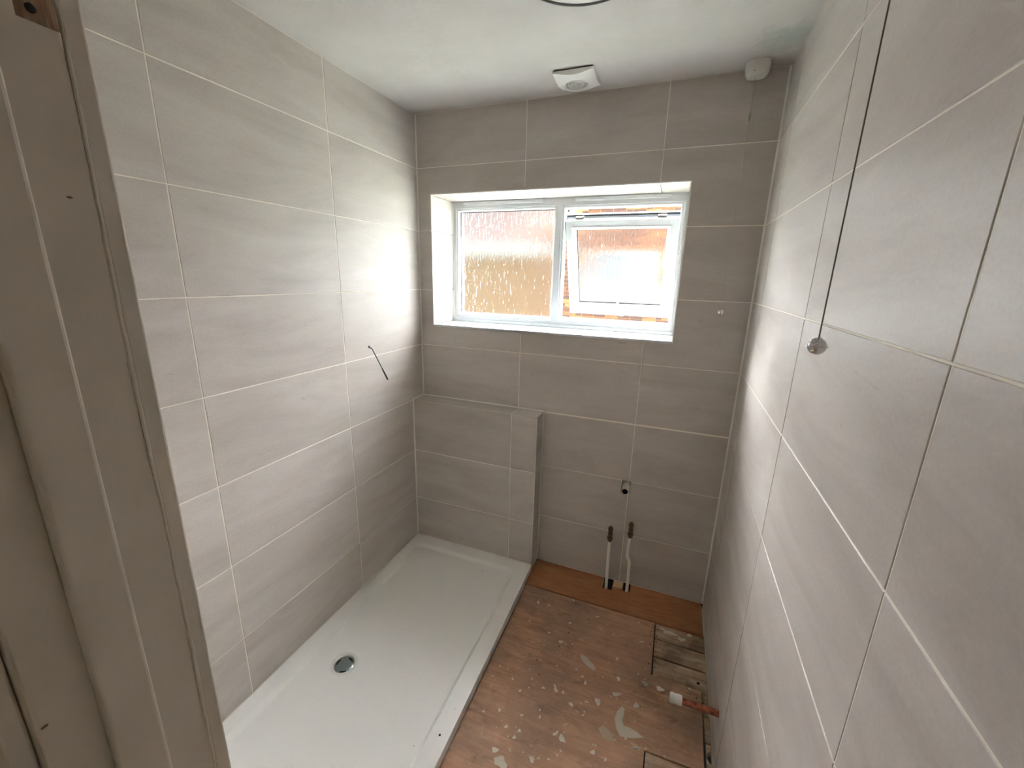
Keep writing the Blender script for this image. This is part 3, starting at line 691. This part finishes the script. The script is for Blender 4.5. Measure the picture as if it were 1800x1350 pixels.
# ------------------------------------------------------------------ cable poking out of the left wall
cb = thing('cable', 'short black cable end hanging out of a hole in the left tiled wall', 'cable', wire_p)
e1 = Vector((0.098, -0.440, 1.088))
pts = []
for k in range(13):
    t = k / 12; p = Vector((-0.04, wire_p.y, wire_p.z)).lerp(Vector((0.012, wire_p.y, wire_p.z - 0.001)), t / 0.12) if t < 0.12 else None
    if p is None:
        s = (t - 0.12) / 0.88; A = Vector((0.012, wire_p.y, wire_p.z - 0.001)); B = Vector((0.040, wire_p.y + 0.002, wire_p.z - 0.050))
        p = A * (1 - s) ** 2 + B * 2 * s * (1 - s) + e1 * s * s
    pts.append(p)
part('hole_shade', MB().lathe([(0.0063, -0.003), (0.0063, -0.0015)], 20, Matrix.Translation(wire_p + Vector((0, 0, 0))) @ Matrix.Rotation(math.pi / 2, 4, 'Y')), M_HOLE, cb)  # dark disc standing in for the shade inside the cable hole
part('sheath', MB().tube(pts[:11], 0.0026, 10), M_CABLE, cb)
part('taped_end', MB().tube([pts[9], pts[10], pts[11], pts[12]], [0.0029, 0.0040, 0.0043, 0.0042], 10), M_TAPE, cb)

# ------------------------------------------------------------------ supply pipes and waste on the far wall
def riser(name, label, pts, ztop, x):
    t = thing(name, label, 'pipe', (pts[0][0], pts[0][1], 0.0), 'supply pipes on the far wall')
    part('pipe', MB().tube(pts, 0.0078, 14), M_PIPE, t)
    y = pts[-1][1]; zb = ztop - 0.085
    mb = MB().lathe([(0.0078, 0.0), (0.0125, 0.010), (0.0135, 0.014), (0.0135, 0.026), (0.0095, 0.028), (0.0095, 0.034), (0.0115, 0.036), (0.0115, 0.054), (0.0095, 0.056), (0.0095, 0.062), (0.0125, 0.064), (0.0125, 0.078), (0.0085, 0.080), (0.0085, 0.085), (0.006, 0.085), (0.006, 0.078)], 6 * 2, Matrix.Translation((x, y, zb)))
    v = part('isolating_valve', mb, M_BRASS, t)
    part('valve_screw', MB().lathe([(0.0045, 0), (0.0045, 0.004)], 10, Matrix.Translation((x, y - 0.0105, zb + 0.045)) @ Matrix.Rotation(math.pi / 2, 4, 'X')), M_CHROME, v)
    return t
YP = -0.045
def smooth(pts, n=6):
    out = []
    for i in range(len(pts) - 1):
        for k in range(n):
            t = k / n; s = t * t * (3 - 2 * t) if False else t
            out.append(tuple(a + (b - a) * s for a, b in zip(pts[i], pts[i + 1])))
    return out + [pts[-1]]
riser('supply_pipe', 'shorter white painted riser pipe with brass valve, nearer the shower', [(1.1310, YP, -0.0255), (1.1275, YP, 0.10), (1.1265, YP, 0.262)], 0.341, 1.1265)
riser('supply_pipe', 'taller white painted riser pipe with a kink and brass valve', [(1.2370, YP, -0.0255), (1.2360, YP, 0.06), (1.2350, YP, 0.150), (1.2335, YP, 0.165), (1.2290, YP, 0.180), (1.2215, YP, 0.196), (1.2205, YP, 0.212), (1.2215, YP, 0.26), (1.2245, YP, 0.308)], 0.389, 1.2245)
wp = thing('waste_pipe', 'stub of white waste pipe sticking out of a notch in the far wall', 'pipe', (1.177, 0.0, 0.553))
M0 = Matrix.Translation((1.178, 0.05, 0.5535)) @ Matrix.Rotation(math.pi / 2, 4, 'X')
part('pipe', MB().lathe([(0.0170, 0.0), (0.0170, 0.100), (0.0165, 0.1015), (0.0146, 0.1015), (0.0140, 0.099), (0.0140, 0.0)], 28, M0, cap=False), M_WASTE, wp)
part('collar', MB().lathe([(0.0192, 0.0), (0.0192, 0.066), (0.0168, 0.067)], 28, M0, cap=False), M_WASTE, wp)
part('bore_shade', MB().lathe([(0.0138, 0.0985), (0.0132, 0.097), (0.0132, 0.060), (0.0, 0.060)], 28, M0, cap=False), M_HOLE, wp)  # dark inner sleeve paints the shade inside the white pipe mouth
cp = thing('copper_pipe', 'copper pipe stub with a white capped end coming out of the right wall', 'pipe', cop)
M1 = Matrix.Translation(cop) @ Matrix.Rotation(-math.pi / 2, 4, 'Y')
part('pipe', MB().lathe([(0.011, -0.05), (0.011, 0.124)], 20, M1), M_COPPER, cp)
part('end_cap', MB().lathe([(0.0112, 0.116), (0.0160, 0.117), (0.0170, 0.120), (0.0170, 0.136), (0.0155, 0.138), (0.0155, 0.142), (0.0170, 0.144), (0.0165, 0.155), (0.010, 0.157), (0.0, 0.157)], 24, M1, cap=False), M_WPLAST, cp)

# ------------------------------------------------------------------ outside: ground, neighbouring house, lower building
GZ = -2.7
struct('ground', MB().box(-25, 25, 0.6, 40, GZ - 0.1, GZ), simple('garden_lawn', S(66, 74, 48), 0.95), 'lawn between the houses')
struct('wall_outside', MB().box(-3, -0.121, 0.05, 0.299, GZ, 5.0).box(W + 0.121, 4, 0.05, 0.299, GZ, 5.0).box(-0.121, W + 0.121, 0.05, 0.299, GZ, -0.17).box(-0.121, W + 0.121, 0.05, 0.299, H + 0.101, 5.0), simple('low_bounce_outer_leaf', S(50, 48, 50), 0.9), 'outer leaf of this house')  # unseen outer leaf, coloured dark to cut light bounced onto the neighbour
YN = 6.0
nh = thing('neighbour_house', 'brick house with a sloping roof edge seen through the open window', 'house', (1.0, YN, GZ))
M_MORTAR = simple('pale_mortar', S(142, 118, 84), 0.95)
verge = [(-0.92, GZ), (4.2, GZ), (4.2, 2.6), (1.75, 5.30), (-0.92, 2.36)]
mbw = MB().prism(verge, 0, 0.25); mbw.v = [(x, YN + 0.008 + z, y) for x, y, z in mbw.v]
part('wall', mbw, M_MORTAR, nh)
BRK = []
for i, (cA, cB) in enumerate((((72, 48, 42), (92, 62, 50)), ((104, 66, 48), (120, 80, 58)), ((62, 46, 45), (82, 58, 54)), ((116, 80, 52), (132, 96, 64)))):
    N = NT('brick_%d' % i, rough=0.9); nn = N.noise(N.coords((1, 1, 1), rnd=True), 20, 4, 0.7)
    N.base(N.ramp(nn, [(0.3, S(*cA)), (0.7, S(*cB))])); N.bump(nn, 0.4, 0.01); BRK.append(N.m)
bmsh = []
for L in (0.215, 0.1025):
    for i in range(4):
        mb = MB().box(-L / 2, L / 2, -0.006, 0.02, -0.0325, 0.0325); me = mb.mesh('brick'); me.materials.append(BRK[i]); bmsh.append((L, me))
rest = MB(); cnt = 0
vtop = lambda x: min(2.36 + (x + 0.92) * (5.30 - 2.36) / (1.75 + 0.92), 5.30 - (x - 1.75) * 2.7 / 2.45)
cells = []
zc = -0.6; row = 0
while zc < 3.6:
    x = -0.92 + (0 if row % 2 else 0.05625); 
    L0 = 0.1025 if row % 2 == 0 else 0.215
    x = -0.92; first = True
    while x < 2.2:
        L = 0.215
        if first and row % 2: L = 0.1025
        if random.random() < 0.12 and not first: L = 0.1025
        first = False
        if zc + 0.033 < vtop(x + 0.02) - 0.03 and zc + 0.033 < vtop(x + L) - 0.03: cells.append((x + L / 2, zc, L))
        x += L + 0.010
    zc += 0.075; row += 1
def seen(c):   # strips visible past the open sash come first
    x, z, L = c; return min(abs(z - 0.92), abs(x + 0.86) * 1.2, abs(z - 2.80)) + (0 if 0.6 < z < 3.0 and x < 1.45 else 5)
cells.sort(key=seen)
for k, (x, z, L) in enumerate(cells):
    i = random.choices(range(4), (3, 3, 4, 1.3))[0]
    if k < 290:
        me = bmsh[i if L > 0.2 else 4 + i][1]
        o = bpy.data.objects.new('brick', me); COL.objects.link(o); o.parent = nh; o.location = Vector((x, YN + random.uniform(-0.001, 0.002), z)) - Vector(nh.location)
    else: rest.box(x - L / 2, x + L / 2, YN - 0.005, YN + 0.02, z - 0.0325, z + 0.0325)
ro = part('brickwork', rest, BRK[1], nh); ro['kind'] = 'stuff'
# roof verge boards and window of the house
def bar2(x0, z0, x1, z1, th, y0, y1):
    d = Vector((x1 - x0, z1 - z0)).normalized(); n_ = Vector((-d.y, d.x)) * th
    pts = [(x0, z0), (x1, z1), (x1 + n_.x, z1 + n_.y), (x0 + n_.x, z0 + n_.y)]
    return MB().add([(a, y0, b) for a, b in pts] + [(a, y1, b) for a, b in pts], [(0, 1, 2, 3), (7, 6, 5, 4)] + [(i, (i + 1) % 4, (i + 1) % 4 + 4, i + 4) for i in range(4)])
part('bargeboard', bar2(-0.80, 2.49, 1.75, 5.30, 0.12, YN - 0.08, YN - 0.02), simple('white_bargeboard', S(232, 230, 226), 0.5), nh)
part('roof', bar2(-0.82, 2.58, 1.75, 5.42, 0.08, YN - 0.08, YN + 6), simple('clay_roof', S(150, 104, 88), 0.9), nh)
part('window_frame', frame4(MB(), -0.30, 0.92, 1.05, 2.05, 0.07, YN - 0.03, YN + 0.01), simple('grey_painted_frame', S(104, 106, 108), 0.5), nh)
part('window_pane', MB().box(-0.24, 0.86, YN - 0.012, YN - 0.004, 1.11, 1.99), NT('outside_pane', S(78, 86, 94), 0.08).m, nh)
# lower pale building to the left
lb = thing('low_building', 'low tan rendered building with a white eaves board seen through the fixed pane', 'building', (-3, YN, GZ))
part('wall', MB().box(-6.0, -0.94, YN + 0.05, YN + 0.3, GZ, 1.95), NT('tan_render', S(102, 82, 64), 0.95).m, lb)
part('eaves_board', MB().box(-6.1, -0.94, YN - 0.15, YN + 0.1, 1.95, 2.20), simple('eaves_pale', S(104, 104, 103), 0.6), lb)
part('upper_wall', MB().box(-6.0, -0.94, YN + 0.9, YN + 1.15, 2.2, 3.9), NT('pinkish_render', S(98, 91, 91), 0.95).m, lb)
mb = MB().add([(-6.1, YN + 0.7, 3.9), (-0.94, YN + 0.7, 3.9), (-0.94, YN + 3.2, 5.2), (-6.1, YN + 3.2, 5.2), (-6.1, YN + 0.7, 3.8), (-0.94, YN + 0.7, 3.8), (-0.94, YN + 3.2, 5.1), (-6.1, YN + 3.2, 5.1)],
              [(0, 1, 2, 3), (7, 6, 5, 4), (0, 4, 5, 1), (1, 5, 6, 2), (2, 6, 7, 3), (3, 7, 4, 0)])
part('roof', mb, simple('pink_roof_tiles', S(122, 106, 104), 0.9), lb)
